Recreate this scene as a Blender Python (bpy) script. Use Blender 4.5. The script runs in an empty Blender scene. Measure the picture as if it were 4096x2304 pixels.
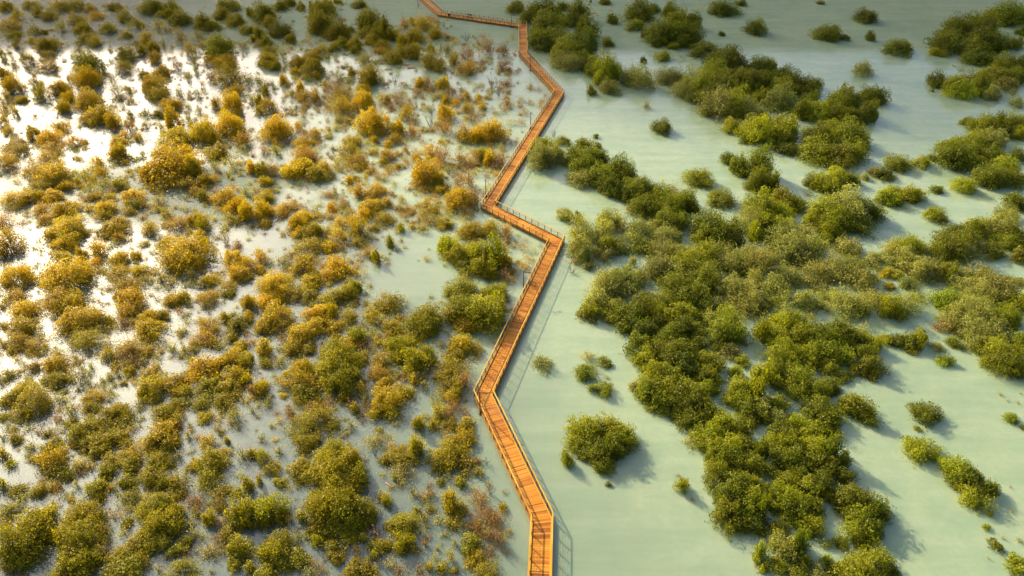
SUNEL, SUN_E, SUN_C = 26, 4.8, (1.0, 0.86, 0.59)
SKY_S, SKY_DUST, EXPO = 0.125, 5.0, 0.75
WATER_SSS, WATER_SCALE, WATER_BUMP = 0.75, 2.6, 0.03
WATER_A, WATER_B, WATER_C, WATER_SHADED, WATER_D = (0.315, 0.40, 0.225), (0.435, 0.51, 0.305), (0.49, 0.55, 0.37), (0.075, 0.098, 0.11), (0.21, 0.335, 0.22)
WATER_F = (0.24, 0.31, 0.19)
WATER_R, WATER_COAT, WATER_COATR, WATER_CIOR, WATER_IOR = 0.03, 0.40, 0.48, 1.42, 1.6
ADDED_SHADE = [(1000, 1798, 1852, 80, 0.032, -1750, -700, 260, 'unseen grey volume added high up to shade the far mangroves'),
         (1000, 3000, 3950, 220, 0.0085, -3600, 3600, 1500, 'unseen grey volume added far off to darken reflections on the far water')]
HAZE = None
LEAF_PALETTE = {'g': (0.20, 0.22, 0.010), 'b': (0.305, 0.32, 0.014), 'l': (0.335, 0.35, 0.014), 'p': (0.355, 0.355, 0.085), 'o': (0.41, 0.32, 0.010),
    'y': (0.59, 0.425, 0.009), 'a': (0.52, 0.36, 0.038), 's': (0.46, 0.41, 0.12), 'r': (0.42, 0.255, 0.095), 't': (0.2, 0.15, 0.1)}
# every shrub read off the photograph: x y w h kind, ten units to 256 photo columns of each sixteenth of the picture
TILES = {
(0,0): "8 6 16 12 o,18 14 12 12 a,12 24 24 11 a,32 4 18 10 o,38 12 14 12 o,50 15 18 14 o,62 6 24 14 o,78 4 22 10 o,78 18 22 10 o,92 8 14 10 o,98 14 18 8 a,116 6 18 10 o,126 17 20 14 o,140 24 14 12 o,154 6 28 14 g,172 5 16 8 g,172 11 12 8 g,164 14 12 8 o,181 20 24 15 b,205 18 17 13 g,213 26 20 12 b,230 3 24 8 g,224 14 18 14 g,238 20 24 16 g,252 12 10 14 g,250 30 18 10 b,37 30 10 12 o,46 32 8 6 o,63 26 14 14 s,84 28 18 12 o,88 37 20 11 o,110 28 17 14 o,129 35 9 8 o,122 37 6 6 s,160 24 10 12 s,167 30 6 10 s,149 37 15 18 o,155 47 14 14 o,182 36 14 16 s,200 36 18 12 s,222 42 26 18 b,246 46 14 12 s,255 40 6 10 b,8 36 10 8 s,16 34 12 8 o,18 42 12 14 o,32 40 8 9 o,49 44 24 16 o,30 58 16 16 o,50 54 16 10 a,14 58 8 10 s,3 52 8 10 o,5 60 10 8 s,16 67 8 8 s,50 67 24 15 a,38 71 8 5 s,6 73 14 14 y,96 42 16 12 a,80 50 10 10 s,74 58 8 9 s,92 59 26 18 b,112 50 4 8 s,128 54 24 14 o,143 50 10 14 o,140 43 14 8 s,165 44 8 12 s,192 50 13 14 a,205 44 10 8 a,196 60 8 10 s,157 58 16 14 a,125 67 22 16 a,112 61 8 6 s,113 77 12 10 s,90 78 26 22 y,74 76 10 14 s,70 80 8 8 s,179 64 12 15 r,198 72 8 15 s,190 80 7 15 s,210 60 12 12 a,222 55 16 10 y,228 60 24 12 y,232 77 32 24 o,212 76 10 14 r,238 90 16 14 a,253 80 8 8 s,164 72 20 14 y,145 75 13 9 o,155 85 28 20 y,162 94 26 20 o,182 92 10 12 s,200 94 10 11 s,201 112 11 9 s,236 103 24 24 y,218 103 14 16 a,254 100 8 12 s,174 104 24 14 y,190 107 8 8 s,14 86 22 20 y,37 84 16 13 o,44 91 14 18 o,22 100 16 10 y,6 97 14 12 a,4 108 10 10 a,16 112 10 14 o,40 100 14 10 s,62 88 22 18 y,70 97 14 12 y,64 108 18 16 y,90 100 30 22 y,82 106 14 12 a,100 117 36 24 y,115 121 16 18 y,88 119 20 12 a,118 90 18 16 s,130 89 7 9 o,122 97 14 8 s,110 107 6 6 s,116 110 8 8 s,124 107 7 5 s,132 114 9 11 o,135 101 5 7 s,147 114 12 10 s,160 115 14 10 o,174 118 18 20 y,190 118 8 10 s,192 124 6 6 s,132 126 14 16 r,128 122 6 8 s,140 138 9 11 o,147 126 8 14 s,120 141 18 10 y,125 135 10 10 a,163 127 8 12 s,178 135 36 20 y,206 132 30 26 y,214 138 16 14 y,234 123 28 26 y,238 133 16 10 o,246 140 20 16 a,4 120 14 14 a,10 131 18 14 a,20 141 20 10 a,36 133 15 18 o,50 137 26 14 y,64 127 22 16 a,76 140 20 10 a,47 124 4 5 s,37 116 4 6 s",
(1,0): "10 10 20 14 g,16 19 16 8 g,24 6 16 12 g,32 1 16 6 g,37 3 8 7 g,46 6 10 10 g,56 3 5 8 g,62 2 4 4 g,70 6 18 12 g,72 1 10 4 g,80 1 6 5 g,84 2 6 5 g,66 21 26 22 g,62 11 14 10 g,104 3 18 8 g,114 18 22 20 g,120 24 14 10 o,131 24 12 14 g,136 31 10 10 g,24 30 26 18 g,36 39 14 12 g,4 33 12 16 g,10 40 12 8 g,14 49 20 10 o,27 53 14 16 s,12 60 24 18 o,20 66 14 12 o,85 19 3 5 t,86 28 18 14 g,76 35 22 14 o,94 30 12 8 g,110 31 20 10 o,122 32 16 12 g,118 40 20 14 o,88 44 14 12 b,100 44 16 14 o,127 45 18 12 o,100 50 10 10 b,126 50 10 8 a,66 50 20 12 o,78 48 12 10 o,46 49 4 8 s,56 56 22 12 o,42 62 20 14 o,58 66 26 20 o,72 58 10 8 s,40 72 12 10 y,52 77 14 10 o,62 76 8 10 y,66 70 12 12 s,28 80 10 12 y,140 35 12 12 a,150 24 10 14 r,158 22 12 10 o,170 24 22 16 a,176 19 14 8 r,180 34 14 14 o,160 36 20 16 o,148 40 14 14 o,145 50 12 14 o,158 52 18 18 o,176 47 11 11 o,185 35 6 12 s,112 56 16 12 s,108 60 12 12 s,138 58 20 16 b,130 52 12 8 o,120 62 10 8 s,176 61 24 22 o,184 67 14 14 o,189 27 6 14 t,193 37 4 6 t,212 38 12 11 t,193 48 10 12 s,186 50 5 12 s,233 47 16 18 r,249 50 12 14 r,224 46 6 14 s,212 54 20 16 r,199 60 14 16 o,213 67 20 18 a,206 70 10 10 r,227 63 8 12 r,248 66 16 12 r,254 70 8 10 r,83 76 13 12 s,88 68 5 3 g,97 72 8 12 o,94 81 12 10 s,114 76 26 22 o,126 80 8 12 s,5 82 12 12 s,10 90 10 12 o,17 84 8 10 s,45 87 10 14 y,37 94 8 9 s,48 96 20 12 a,60 94 14 16 a,70 83 6 8 y,80 88 24 14 r,86 94 22 16 a,88 106 28 22 a,100 106 10 16 a,92 121 8 8 a,84 120 14 12 s,108 88 14 8 y,110 100 22 18 y,104 96 10 14 a,130 98 13 14 a,140 82 9 14 t,143 100 20 18 r,136 108 12 8 r,151 112 16 18 a,144 126 14 16 y,136 128 12 14 o,115 122 34 28 y,126 134 14 10 a,131 118 10 12 a,166 82 10 14 y,173 82 10 12 r,163 93 13 10 r,178 91 12 10 r,188 83 14 16 y,196 93 16 12 r,190 100 12 10 y,191 112 18 18 y,200 103 12 10 a,212 96 12 11 a,224 97 7 10 a,214 108 18 14 a,228 106 12 12 a,218 118 20 12 r,238 85 16 24 t,244 92 12 18 t,250 84 14 10 r,253 106 8 16 r,162 106 8 14 t,176 109 14 14 t,176 122 16 20 t,190 127 18 22 r,156 133 10 18 r,140 138 12 14 a,4 100 10 14 o,14 105 18 18 a,3 112 8 14 o,30 110 8 14 t,40 108 8 10 t,50 108 12 14 t,62 106 10 16 t,21 128 32 28 y,26 128 14 14 o,20 142 10 8 y,43 127 8 14 a,51 135 16 14 r,60 134 16 14 a,48 141 20 8 y,74 131 8 14 s,97 140 22 10 y,119 140 8 9 y,133 144 12 6 y,209 133 14 20 a,220 136 22 18 y,238 131 28 28 y,226 140 16 10 a,186 142 8 5 y,208 142 10 8 s",
(0,1): "6 3 14 10 a,22 6 26 18 a,6 20 26 20 a,8 12 12 10 a,54 1 22 5 a,75 3 14 10 s,48 14 28 18 a,54 26 36 18 y,36 28 26 18 a,60 36 22 14 o,66 42 18 14 y,42 42 20 14 o,54 52 24 16 y,40 52 16 14 y,20 54 30 20 y,79 37 9 12 o,77 16 4 4 s,98 18 18 16 a,88 27 10 12 s,87 36 8 8 s,94 34 6 8 o,116 9 18 16 y,123 6 14 16 o,117 18 12 8 s,133 14 8 8 s,144 9 8 9 s,102 28 14 14 a,104 40 20 16 s,120 40 16 14 o,126 33 5 5 s,92 46 14 14 s,96 52 16 12 a,112 52 12 10 o,134 52 26 18 y,138 60 22 16 o,130 66 16 8 o,146 67 14 10 t,135 26 4 3 s,172 20 60 36 y,150 30 20 20 y,195 22 22 24 o,170 4 30 10 o,186 6 18 12 y,220 6 24 14 o,214 12 14 8 o,148 43 6 6 s,164 42 8 10 s,160 56 14 12 s,158 64 6 6 a,190 38 24 14 a,205 36 18 16 o,214 34 16 10 a,205 52 14 14 o,196 48 16 12 a,218 22 14 14 s,234 20 10 16 s,230 30 8 8 s,246 4 16 10 s,246 17 5 7 s,254 26 12 22 y,226 52 24 16 y,224 60 22 16 a,238 62 20 18 y,232 72 12 12 s,248 47 10 12 s,250 70 18 28 y,238 76 16 10 o,68 62 28 16 y,42 66 22 16 a,46 76 20 14 a,68 80 40 22 y,50 92 16 16 a,68 98 26 18 y,80 90 18 14 o,66 112 28 14 o,82 110 12 12 y,8 76 18 18 r,3 82 8 10 r,10 100 36 32 a,2 110 12 20 a,90 64 8 10 a,107 63 26 18 y,104 72 18 14 a,122 78 20 14 a,114 84 28 18 o,98 88 8 10 s,120 94 12 12 a,100 104 18 20 a,97 118 12 10 y,168 70 14 12 a,180 78 26 16 a,196 76 18 16 y,206 78 18 20 o,151 85 18 18 a,145 100 14 10 o,178 92 10 7 s,201 92 18 14 y,208 98 12 12 o,186 105 52 30 y,166 100 16 12 o,196 116 24 12 o,228 98 14 14 t,240 100 10 10 r,223 88 5 5 s,20 130 38 24 y,66 128 52 28 y,44 136 16 14 a,84 122 16 14 a,86 134 14 12 y,122 116 24 18 y,137 112 12 12 y,118 130 28 22 a,140 127 20 14 y,130 138 30 16 a,148 136 14 14 s,134 142 14 6 y,162 134 10 14 s,172 140 10 10 s,170 124 16 8 s,194 131 12 14 s,205 140 16 14 s,211 137 20 16 y,236 114 24 18 y,238 128 22 20 a,250 118 12 16 a,246 132 22 18 y,230 140 20 10 a",
(1,1): "8 6 10 12 r,21 6 10 14 s,50 8 28 16 a,58 14 14 12 r,6 24 18 18 o,18 26 14 14 r,10 38 14 12 o,13 46 10 6 a,38 26 26 24 y,52 22 22 18 y,62 30 24 20 o,70 22 12 16 a,76 30 16 12 s,82 18 10 12 s,95 8 24 16 o,104 16 24 14 a,106 22 16 10 y,118 8 14 10 a,133 10 20 16 a,128 18 14 10 o,142 22 8 8 o,90 27 4 6 s,78 6 8 12 t,152 6 8 12 t,175 8 18 14 a,162 12 12 12 a,188 10 18 20 r,182 20 14 12 r,170 29 36 30 y,184 36 14 14 o,160 39 12 10 r,170 45 14 10 o,178 46 10 6 y,185 46 12 12 o,192 44 10 10 a,194 30 8 16 t,206 14 16 18 r,214 22 12 10 r,222 12 16 16 r,234 14 14 16 y,245 14 18 16 r,240 22 14 8 r,228 4 16 6 b,204 38 12 12 r,215 36 14 18 r,204 55 32 28 y,220 54 12 20 r,222 58 10 12 t,115 27 14 10 a,94 36 8 12 y,100 34 10 8 a,104 47 14 18 a,118 46 26 14 a,122 44 18 10 y,80 46 7 10 s,118 62 28 20 y,132 58 10 12 a,110 70 16 14 y,130 76 22 16 o,118 84 14 10 o,75 64 14 10 y,86 58 5 10 r,86 67 10 10 t,94 62 8 14 t,147 56 10 10 s,146 68 4 10 t,152 69 4 10 t,155 66 3 6 t,10 54 18 14 y,8 66 20 20 y,30 62 20 14 a,26 70 18 14 a,10 80 16 12 o,42 78 22 20 y,50 72 20 14 y,62 85 18 18 o,54 90 24 16 o,44 90 16 14 y,58 100 28 16 o,60 68 12 8 s,85 78 14 16 a,84 90 14 18 a,98 76 10 12 a,104 84 20 22 o,104 98 20 14 o,146 84 9 14 b,135 99 11 17 b,118 113 12 8 b,121 110 8 10 b,172 58 10 12 a,170 68 16 12 s,178 66 12 10 y,176 76 20 14 s,190 80 20 14 o,164 78 8 12 t,192 98 22 18 b,196 108 14 12 b,218 86 30 20 o,236 84 20 18 o,222 104 24 22 b,204 108 24 18 b,240 104 22 24 b,230 120 24 20 b,212 124 24 18 b,250 118 14 18 o,236 130 20 14 o,205 140 34 10 b,240 142 20 8 b,250 132 12 14 r,251 86 12 16 r,253 100 8 16 r,6 112 16 18 a,27 118 14 14 s,48 120 28 20 y,58 132 20 14 o,20 134 40 16 y,73 104 16 14 y,80 102 12 10 a,78 114 16 10 a,84 122 28 18 y,74 130 24 16 y,56 138 24 14 y,90 130 18 14 o,92 142 20 10 b,101 139 10 10 b,100 128 6 8 a,4 126 14 10 y",
(0,2): "16 3 28 8 a,62 1 40 8 a,24 20 30 18 y,26 34 34 18 o,52 14 18 12 a,70 16 32 26 y,76 30 38 26 y,100 32 28 22 o,104 40 16 14 s,88 46 36 16 o,132 6 32 14 y,134 16 28 14 a,118 8 12 12 a,128 24 20 14 a,124 34 14 14 r,150 26 22 12 y,152 38 32 22 y,164 28 16 14 o,150 48 16 10 o,174 12 22 18 y,186 10 14 14 o,210 4 26 10 a,208 14 16 8 s,230 4 16 10 o,250 14 14 22 y,3 20 6 12 s,4 39 6 7 s,103 4 5 6 s,6 14 5 5 s,20 52 24 14 a,38 54 26 16 a,14 60 16 10 o,30 64 14 10 o,2 54 6 10 s,58 64 14 10 s,56 74 28 18 y,34 80 20 16 a,60 88 28 16 o,48 90 20 12 o,8 88 22 18 o,28 98 26 14 y,32 110 40 20 o,10 112 22 20 o,6 130 18 16 o,12 141 12 8 o,24 77 5 6 s,77 71 6 7 s,92 78 8 9 s,28 136 7 5 s,134 54 32 16 a,128 62 26 14 r,110 68 18 18 a,148 64 18 14 a,136 72 20 10 r,116 78 12 10 o,120 86 10 12 s,131 84 14 14 o,112 90 12 12 s,103 94 10 10 s,125 96 8 8 a,112 104 9 10 s,84 90 20 20 s,80 102 10 8 s,94 106 24 14 a,88 112 14 10 r,94 117 18 10 o,174 60 12 18 s,181 50 6 6 s,186 62 8 12 s,60 112 12 14 s,72 122 12 18 s,70 136 20 16 a,84 138 28 14 o,90 130 10 10 a,50 142 14 8 s,154 84 22 16 a,154 96 34 22 y,146 106 16 14 o,156 110 16 10 o,178 94 28 20 y,190 84 16 10 s,188 104 20 20 o,180 114 18 12 o,210 34 24 14 a,206 48 28 20 a,215 52 20 12 a,228 30 12 14 o,240 36 24 20 o,234 50 16 14 o,250 28 12 12 y,244 58 16 14 y,208 78 36 24 y,232 70 30 22 y,248 72 22 20 o,238 86 28 20 y,212 96 28 18 o,232 96 26 16 o,250 90 12 16 o,228 108 26 14 o,253 103 10 16 r,203 116 22 16 o,206 128 18 10 y,192 70 10 8 s,196 62 14 12 s,120 120 28 16 o,110 128 30 18 o,128 132 20 16 o,140 118 16 12 s,144 130 8 8 s,112 140 32 10 o,165 124 28 20 y,166 138 36 14 y,176 130 16 12 o,224 126 12 10 s,238 128 16 18 s,254 126 6 16 s,221 142 10 12 s,191 138 7 7 s,240 140 10 10 s,186 132 8 8 t",
(1,2): "14 8 28 16 y,38 6 22 14 o,54 6 20 12 o,78 6 30 14 b,92 4 16 10 o,18 26 34 22 y,12 38 24 18 o,28 36 22 16 o,8 60 20 20 y,10 76 18 16 o,24 62 12 10 s,24 74 20 14 s,5 100 16 18 y,12 116 14 14 s,4 108 12 10 o,66 22 26 16 y,76 22 16 18 y,54 26 20 14 a,64 34 30 18 y,78 38 20 14 y,46 46 32 22 y,40 58 26 16 o,54 60 18 14 o,80 48 16 12 o,94 30 22 18 o,100 44 18 12 b,92 10 8 8 b,100 16 10 9 a,110 36 14 14 s,108 48 12 12 s,110 55 10 10 r,118 30 14 14 o,122 54 8 8 s,137 15 30 26 o,128 20 16 14 o,118 22 14 14 s,126 28 22 8 s,138 40 26 20 o,144 52 26 16 b,158 48 24 16 o,158 66 28 20 b,146 64 20 16 b,172 64 20 16 b,166 76 18 10 b,172 84 12 12 s,170 26 34 24 b,172 40 24 14 b,202 28 28 24 o,212 38 24 18 y,222 34 14 12 a,206 54 30 18 y,200 62 26 14 o,220 62 18 16 o,234 14 40 24 b,210 10 36 18 b,244 8 20 16 o,232 32 20 16 o,240 22 16 16 r,196 80 36 22 o,198 94 30 14 o,198 104 22 10 y,210 94 18 24 r,186 104 12 10 s,46 76 30 16 y,46 90 36 20 y,52 100 30 12 o,30 86 8 8 y,28 108 10 8 y,44 112 10 10 s,82 60 36 20 b,92 56 22 14 y,80 74 36 18 b,86 86 30 16 b,70 68 14 14 o,76 90 16 10 o,106 70 20 14 o,126 70 26 18 a,124 82 24 14 a,118 86 12 8 r,128 92 14 8 o,76 102 8 8 a,89 100 16 18 o,88 112 14 12 o,106 100 14 16 a,110 112 14 14 s,132 108 36 22 y,128 98 20 14 y,136 92 10 10 a,150 106 18 16 o,124 122 24 18 y,138 124 22 14 o,100 122 12 14 o,96 138 10 12 s,75 114 8 10 r,68 118 8 10 r,58 118 20 12 a,64 128 36 20 a,48 134 30 18 o,76 136 20 14 o,34 124 14 14 r,16 138 10 6 s,124 142 12 8 o,158 92 10 14 a,150 90 10 10 r,161 90 8 12 s,170 98 12 14 s,163 136 14 18 o,185 122 14 18 o,182 132 16 14 o,196 136 18 14 o,210 138 20 14 y,196 126 14 16 r,200 120 14 14 r,178 138 10 12 o,90 142 6 5 s",
(0,3): "4 6 12 12 s,16 8 16 14 o,3 24 12 20 a,12 32 13 14 o,47 2 10 8 o,52 12 22 14 o,54 22 34 18 y,32 16 14 12 s,38 24 18 12 o,56 34 26 14 o,76 8 20 14 o,92 6 24 14 o,100 14 24 12 o,86 16 14 10 o,124 4 14 10 o,68 42 20 14 o,80 32 18 14 a,82 40 14 10 r,92 34 14 12 a,114 14 6 6 r,112 26 24 18 a,108 38 22 16 o,128 10 18 12 a,134 20 28 20 a,132 34 24 18 o,128 46 20 10 o,160 4 26 14 o,176 8 18 14 o,190 4 8 12 s,168 12 18 8 o,160 22 30 16 o,170 30 16 12 o,154 40 32 22 o,166 50 20 14 b,180 24 10 12 s,178 48 26 16 o,208 10 16 18 a,214 26 34 20 y,226 20 16 12 a,196 34 18 16 a,212 40 32 16 o,204 52 10 10 s,229 8 7 10 o,244 24 12 20 s,254 28 8 24 o,222 2 8 6 s,3 54 12 20 o,19 58 22 18 o,40 60 16 16 o,32 64 6 8 s,54 55 16 14 a,66 64 10 8 s,98 54 26 18 o,100 64 18 10 o,78 54 8 14 s,114 56 8 10 s,132 54 14 12 o,132 66 20 18 o,130 76 16 12 s,10 80 24 22 o,4 98 10 16 o,40 84 34 22 b,24 102 44 30 b,44 104 26 26 b,20 122 30 14 b,54 72 8 8 s,84 76 38 20 o,72 68 10 10 a,96 88 20 20 o,84 98 50 28 o,66 104 20 26 o,82 116 40 22 o,104 100 12 18 r,74 132 36 26 b,86 124 26 16 b,66 140 20 12 o,96 128 8 20 o,4 138 8 16 s,10 140 10 12 s,22 140 14 8 s,160 68 30 18 o,172 66 18 14 o,182 60 18 12 a,150 78 28 20 o,166 82 36 22 b,180 80 16 20 o,196 70 22 16 r,200 80 12 14 r,178 94 16 14 o,156 96 20 16 o,142 74 12 10 o,128 92 14 14 o,160 102 34 18 o,140 106 24 14 o,134 116 30 16 o,118 122 22 16 o,128 130 40 26 b,112 138 22 14 o,148 124 14 14 o,180 116 24 18 o,190 110 10 12 o,184 134 30 18 o,196 104 10 18 s,160 138 8 10 s,106 122 14 16 r,226 56 20 14 a,238 62 18 16 o,250 54 14 18 b,222 72 20 16 a,212 88 16 20 o,228 82 14 14 s,246 76 22 24 b,236 92 22 16 o,228 102 22 14 o,250 92 14 18 b,214 118 24 20 s,240 112 22 18 b,238 128 26 22 b,252 138 14 16 b,213 141 8 8 s",
(1,3): "6 6 10 12 s,8 24 16 18 o,16 38 22 20 o,24 50 16 12 o,24 20 14 14 s,4 50 8 14 o,50 6 26 14 o,44 18 12 10 s,60 4 20 10 o,44 34 24 18 o,46 46 18 14 o,80 12 24 14 b,76 24 40 20 b,96 24 24 16 b,86 36 44 18 b,104 40 22 18 b,66 40 20 14 o,84 58 40 18 b,74 66 40 24 b,92 72 36 24 b,108 76 28 22 b,86 88 40 22 b,112 88 22 18 b,58 66 18 14 o,60 74 14 10 s,47 87 13 20 o,36 88 7 10 s,14 72 30 24 b,24 88 20 20 b,8 90 20 20 b,20 108 28 16 b,10 120 24 18 b,26 124 28 18 b,42 124 28 20 b,10 138 28 14 b,42 108 16 16 s,60 98 20 14 o,62 110 14 16 b,72 104 14 12 o,78 114 22 18 o,80 126 20 18 o,56 138 20 12 s,96 108 14 14 o,110 106 12 16 o,122 112 20 14 o,122 6 24 14 s,112 8 6 6 s,145 20 28 16 o,134 26 20 16 o,156 24 20 14 o,146 32 30 12 s,140 46 8 10 o,144 54 8 8 s,120 22 10 16 t,162 9 14 18 b,132 69 12 16 o,158 62 12 14 s,174 60 8 16 t,186 50 12 11 b,175 77 12 12 o,200 8 32 16 y,210 6 26 18 y,192 22 36 22 o,184 32 22 14 o,208 30 24 20 a,210 42 14 12 a,224 40 12 14 a,222 30 10 10 r,232 30 10 12 t,206 52 14 14 o,196 70 20 26 y,206 78 18 16 o,200 88 24 14 o,224 66 24 18 r,236 58 14 18 t,228 78 28 14 r,240 88 22 20 r,248 76 10 10 o,222 94 20 14 r,233 104 18 18 r,244 106 16 20 r,216 112 28 24 o,220 128 22 20 y,236 120 18 16 r,248 120 12 14 t,232 136 30 16 o,150 86 30 18 o,162 80 14 12 o,168 86 12 14 s,148 96 26 16 a,150 108 20 16 b,148 118 14 10 b,160 118 14 12 o,170 114 8 16 r,190 102 12 8 s,200 112 8 10 s,182 117 5 6 a,136 96 14 14 o,130 112 18 12 o,126 124 12 14 t,140 132 12 12 t,106 136 34 20 b,118 124 10 14 o,98 136 14 16 o,174 135 10 12 a,186 138 16 16 o,200 140 10 10 o,196 126 12 16 s,164 141 10 8 t",
(2,0): "4 4 14 10 g,22 10 20 18 g,38 8 22 16 g,52 6 14 12 g,66 8 18 16 g,34 22 28 20 g,50 20 14 14 g,62 20 20 16 g,74 24 18 16 g,40 34 28 14 g,24 36 16 14 g,36 40 14 8 r,24 44 14 8 r,72 38 24 14 g,52 46 26 14 b,34 48 12 10 o,70 48 16 12 g,83 49 4 5 g,8 8 8 14 s,85 14 4 8 s,79 1 3 4 g,93 0 12 4 g,99 10 4 4 s,101 19 12 12 g,86 36 3 4 s,86 44 4 4 s,96 42 11 12 b,50 62 26 20 p,64 64 24 20 p,84 68 24 22 b,76 58 16 12 g,96 66 20 20 b,92 74 14 14 l,104 70 12 14 p,118 72 20 16 p,132 74 18 18 p,116 82 12 10 o,126 80 16 12 p,79 91 11 11 b,98 88 20 18 p,135 106 9 9 s,132 60 6 8 g,150 128 22 19 g,84 137 6 6 g,152 57 16 12 l,170 57 3 2 s,171 60 3 2 s,128 8 24 16 g,142 8 14 12 g,125 12 12 10 b,158 7 13 11 g,124 25 20 14 b,118 29 8 6 s,134 34 9 9 g,150 28 24 20 g,165 20 16 20 g,182 17 13 13 g,148 34 20 14 g,172 16 12 12 g,180 32 18 18 g,168 30 20 18 g,145 43 12 11 g,154 40 6 8 g,175 42 20 16 g,162 46 12 10 b,152 48 5 4 s,188 7 4 5 s,212 5 30 12 g,230 3 12 8 g,244 28 22 18 g,211 34 6 6 g,194 50 28 18 g,212 56 24 18 g,222 58 24 20 g,250 64 22 16 g,202 66 22 14 b,160 78 28 20 p,178 76 16 16 p,172 86 20 14 p,190 82 18 20 b,206 74 26 16 b,224 74 24 14 g,216 84 24 14 g,236 76 22 18 g,250 78 18 16 g,240 86 24 12 b,208 100 28 26 p,188 98 20 18 g,224 100 22 22 b,172 95 8 8 l,198 112 16 13 l,216 112 18 14 b,250 98 16 18 l,240 108 18 16 p,226 112 12 10 p,222 128 22 18 l,244 126 26 22 l,252 116 14 12 l,240 138 20 14 g,34 140 18 8 l,52 140 16 8 l,72 141 18 8 g,42 134 8 10 t,87 144 6 3 g",
(3,0): "3 67 12 14 g,14 72 16 14 g,24 78 18 16 g,12 84 22 18 b,38 84 22 16 g,48 84 12 12 g,8 96 26 18 p,26 92 18 16 g,40 98 18 14 g,16 106 18 12 p,46 112 32 26 b,34 106 16 16 g,66 100 20 18 b,76 92 16 16 b,82 100 20 16 g,98 106 16 18 g,102 92 18 14 g,110 94 14 12 g,90 116 16 12 g,74 112 20 16 g,108 102 8 8 g,108 116 6 6 g,14 124 26 22 l,6 122 14 14 p,18 136 18 14 g,64 126 28 16 b,80 132 30 22 l,52 136 24 20 g,42 130 14 8 p,88 138 18 14 g,53 1 8 2 g,98 17 22 16 g,59 33 32 21 g,78 38 10 7 g,102 36 10 12 g,131 48 28 19 g,95 70 20 18 p,188 25 24 18 g,176 38 26 18 g,170 52 17 11 b,210 22 26 20 g,236 10 26 14 g,230 18 24 14 g,250 16 14 16 g,254 32 10 10 g,214 34 30 16 g,224 42 30 18 g,206 44 22 16 g,208 56 28 16 g,222 60 20 14 g,246 44 16 14 g,240 62 24 16 b,250 60 12 14 g,168 80 18 18 g,184 82 18 14 b,192 90 28 24 l,208 78 24 18 b,226 76 24 18 b,240 72 22 14 g,212 90 18 16 b,224 94 18 18 p,238 84 18 16 p,250 76 14 16 g,249 103 14 14 a,246 92 10 8 s,187 66 5 3 s,193 70 6 4 s,165 91 5 4 l,200 122 14 10 l,214 122 20 16 b,232 118 16 14 g,246 120 18 16 b,222 134 26 18 p,206 138 24 14 b,182 141 18 8 b,238 132 20 16 g,252 134 14 18 b,190 140 14 8 p",
(2,1): "30 8 20 20 o,44 12 22 22 p,54 18 14 10 p,34 18 10 8 s,62 6 16 14 g,76 8 28 16 g,88 14 18 14 g,72 20 20 18 g,68 34 28 22 p,90 28 24 22 g,104 20 18 18 g,100 40 22 18 g,114 26 20 18 g,94 46 14 12 p,122 40 22 20 g,132 40 22 18 g,116 52 22 16 g,132 58 24 18 g,148 48 18 18 g,160 44 18 12 p,140 66 26 18 b,160 58 24 22 g,172 54 20 18 g,178 62 20 20 b,154 74 24 18 g,166 74 22 18 g,122 63 14 6 r,152 37 5 7 s,188 34 26 24 l,208 54 30 22 b,217 14 16 16 g,226 16 16 16 g,246 14 22 24 g,232 28 16 10 g,248 32 22 22 g,240 40 18 10 g,54 72 18 16 o,66 70 8 10 g,48 68 10 8 s,96 72 14 16 o,106 72 8 12 o,70 84 22 22 o,90 84 20 20 p,98 96 22 16 b,112 82 16 20 s,68 98 18 20 o,72 108 14 14 p,128 82 22 18 p,124 92 18 12 o,142 84 18 16 p,158 88 22 18 p,92 110 22 20 p,78 122 16 16 o,62 118 8 8 r,60 128 14 12 t,114 108 12 10 p,121 114 6 12 p,124 98 8 8 r,108 126 32 16 p,96 136 26 18 p,124 134 26 18 p,134 104 24 20 b,150 102 22 18 p,150 116 28 20 p,168 106 20 16 p,144 128 24 16 p,162 124 22 16 p,176 116 24 18 b,192 108 28 22 b,190 124 30 18 g,206 104 20 16 p,168 136 28 16 g,190 136 26 16 g,198 132 18 14 p,180 142 30 10 g,198 76 32 20 g,216 84 30 20 g,196 90 22 18 b,210 90 18 12 g,246 58 26 24 b,238 74 24 20 p,252 72 18 18 b,248 88 22 20 b,242 86 12 14 l,230 108 26 20 p,246 112 22 24 p,220 118 20 14 p,228 124 22 14 g,254 116 14 18 p,242 130 14 14 p,220 138 24 14 p,240 140 22 12 p,254 142 12 10 p",
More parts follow.
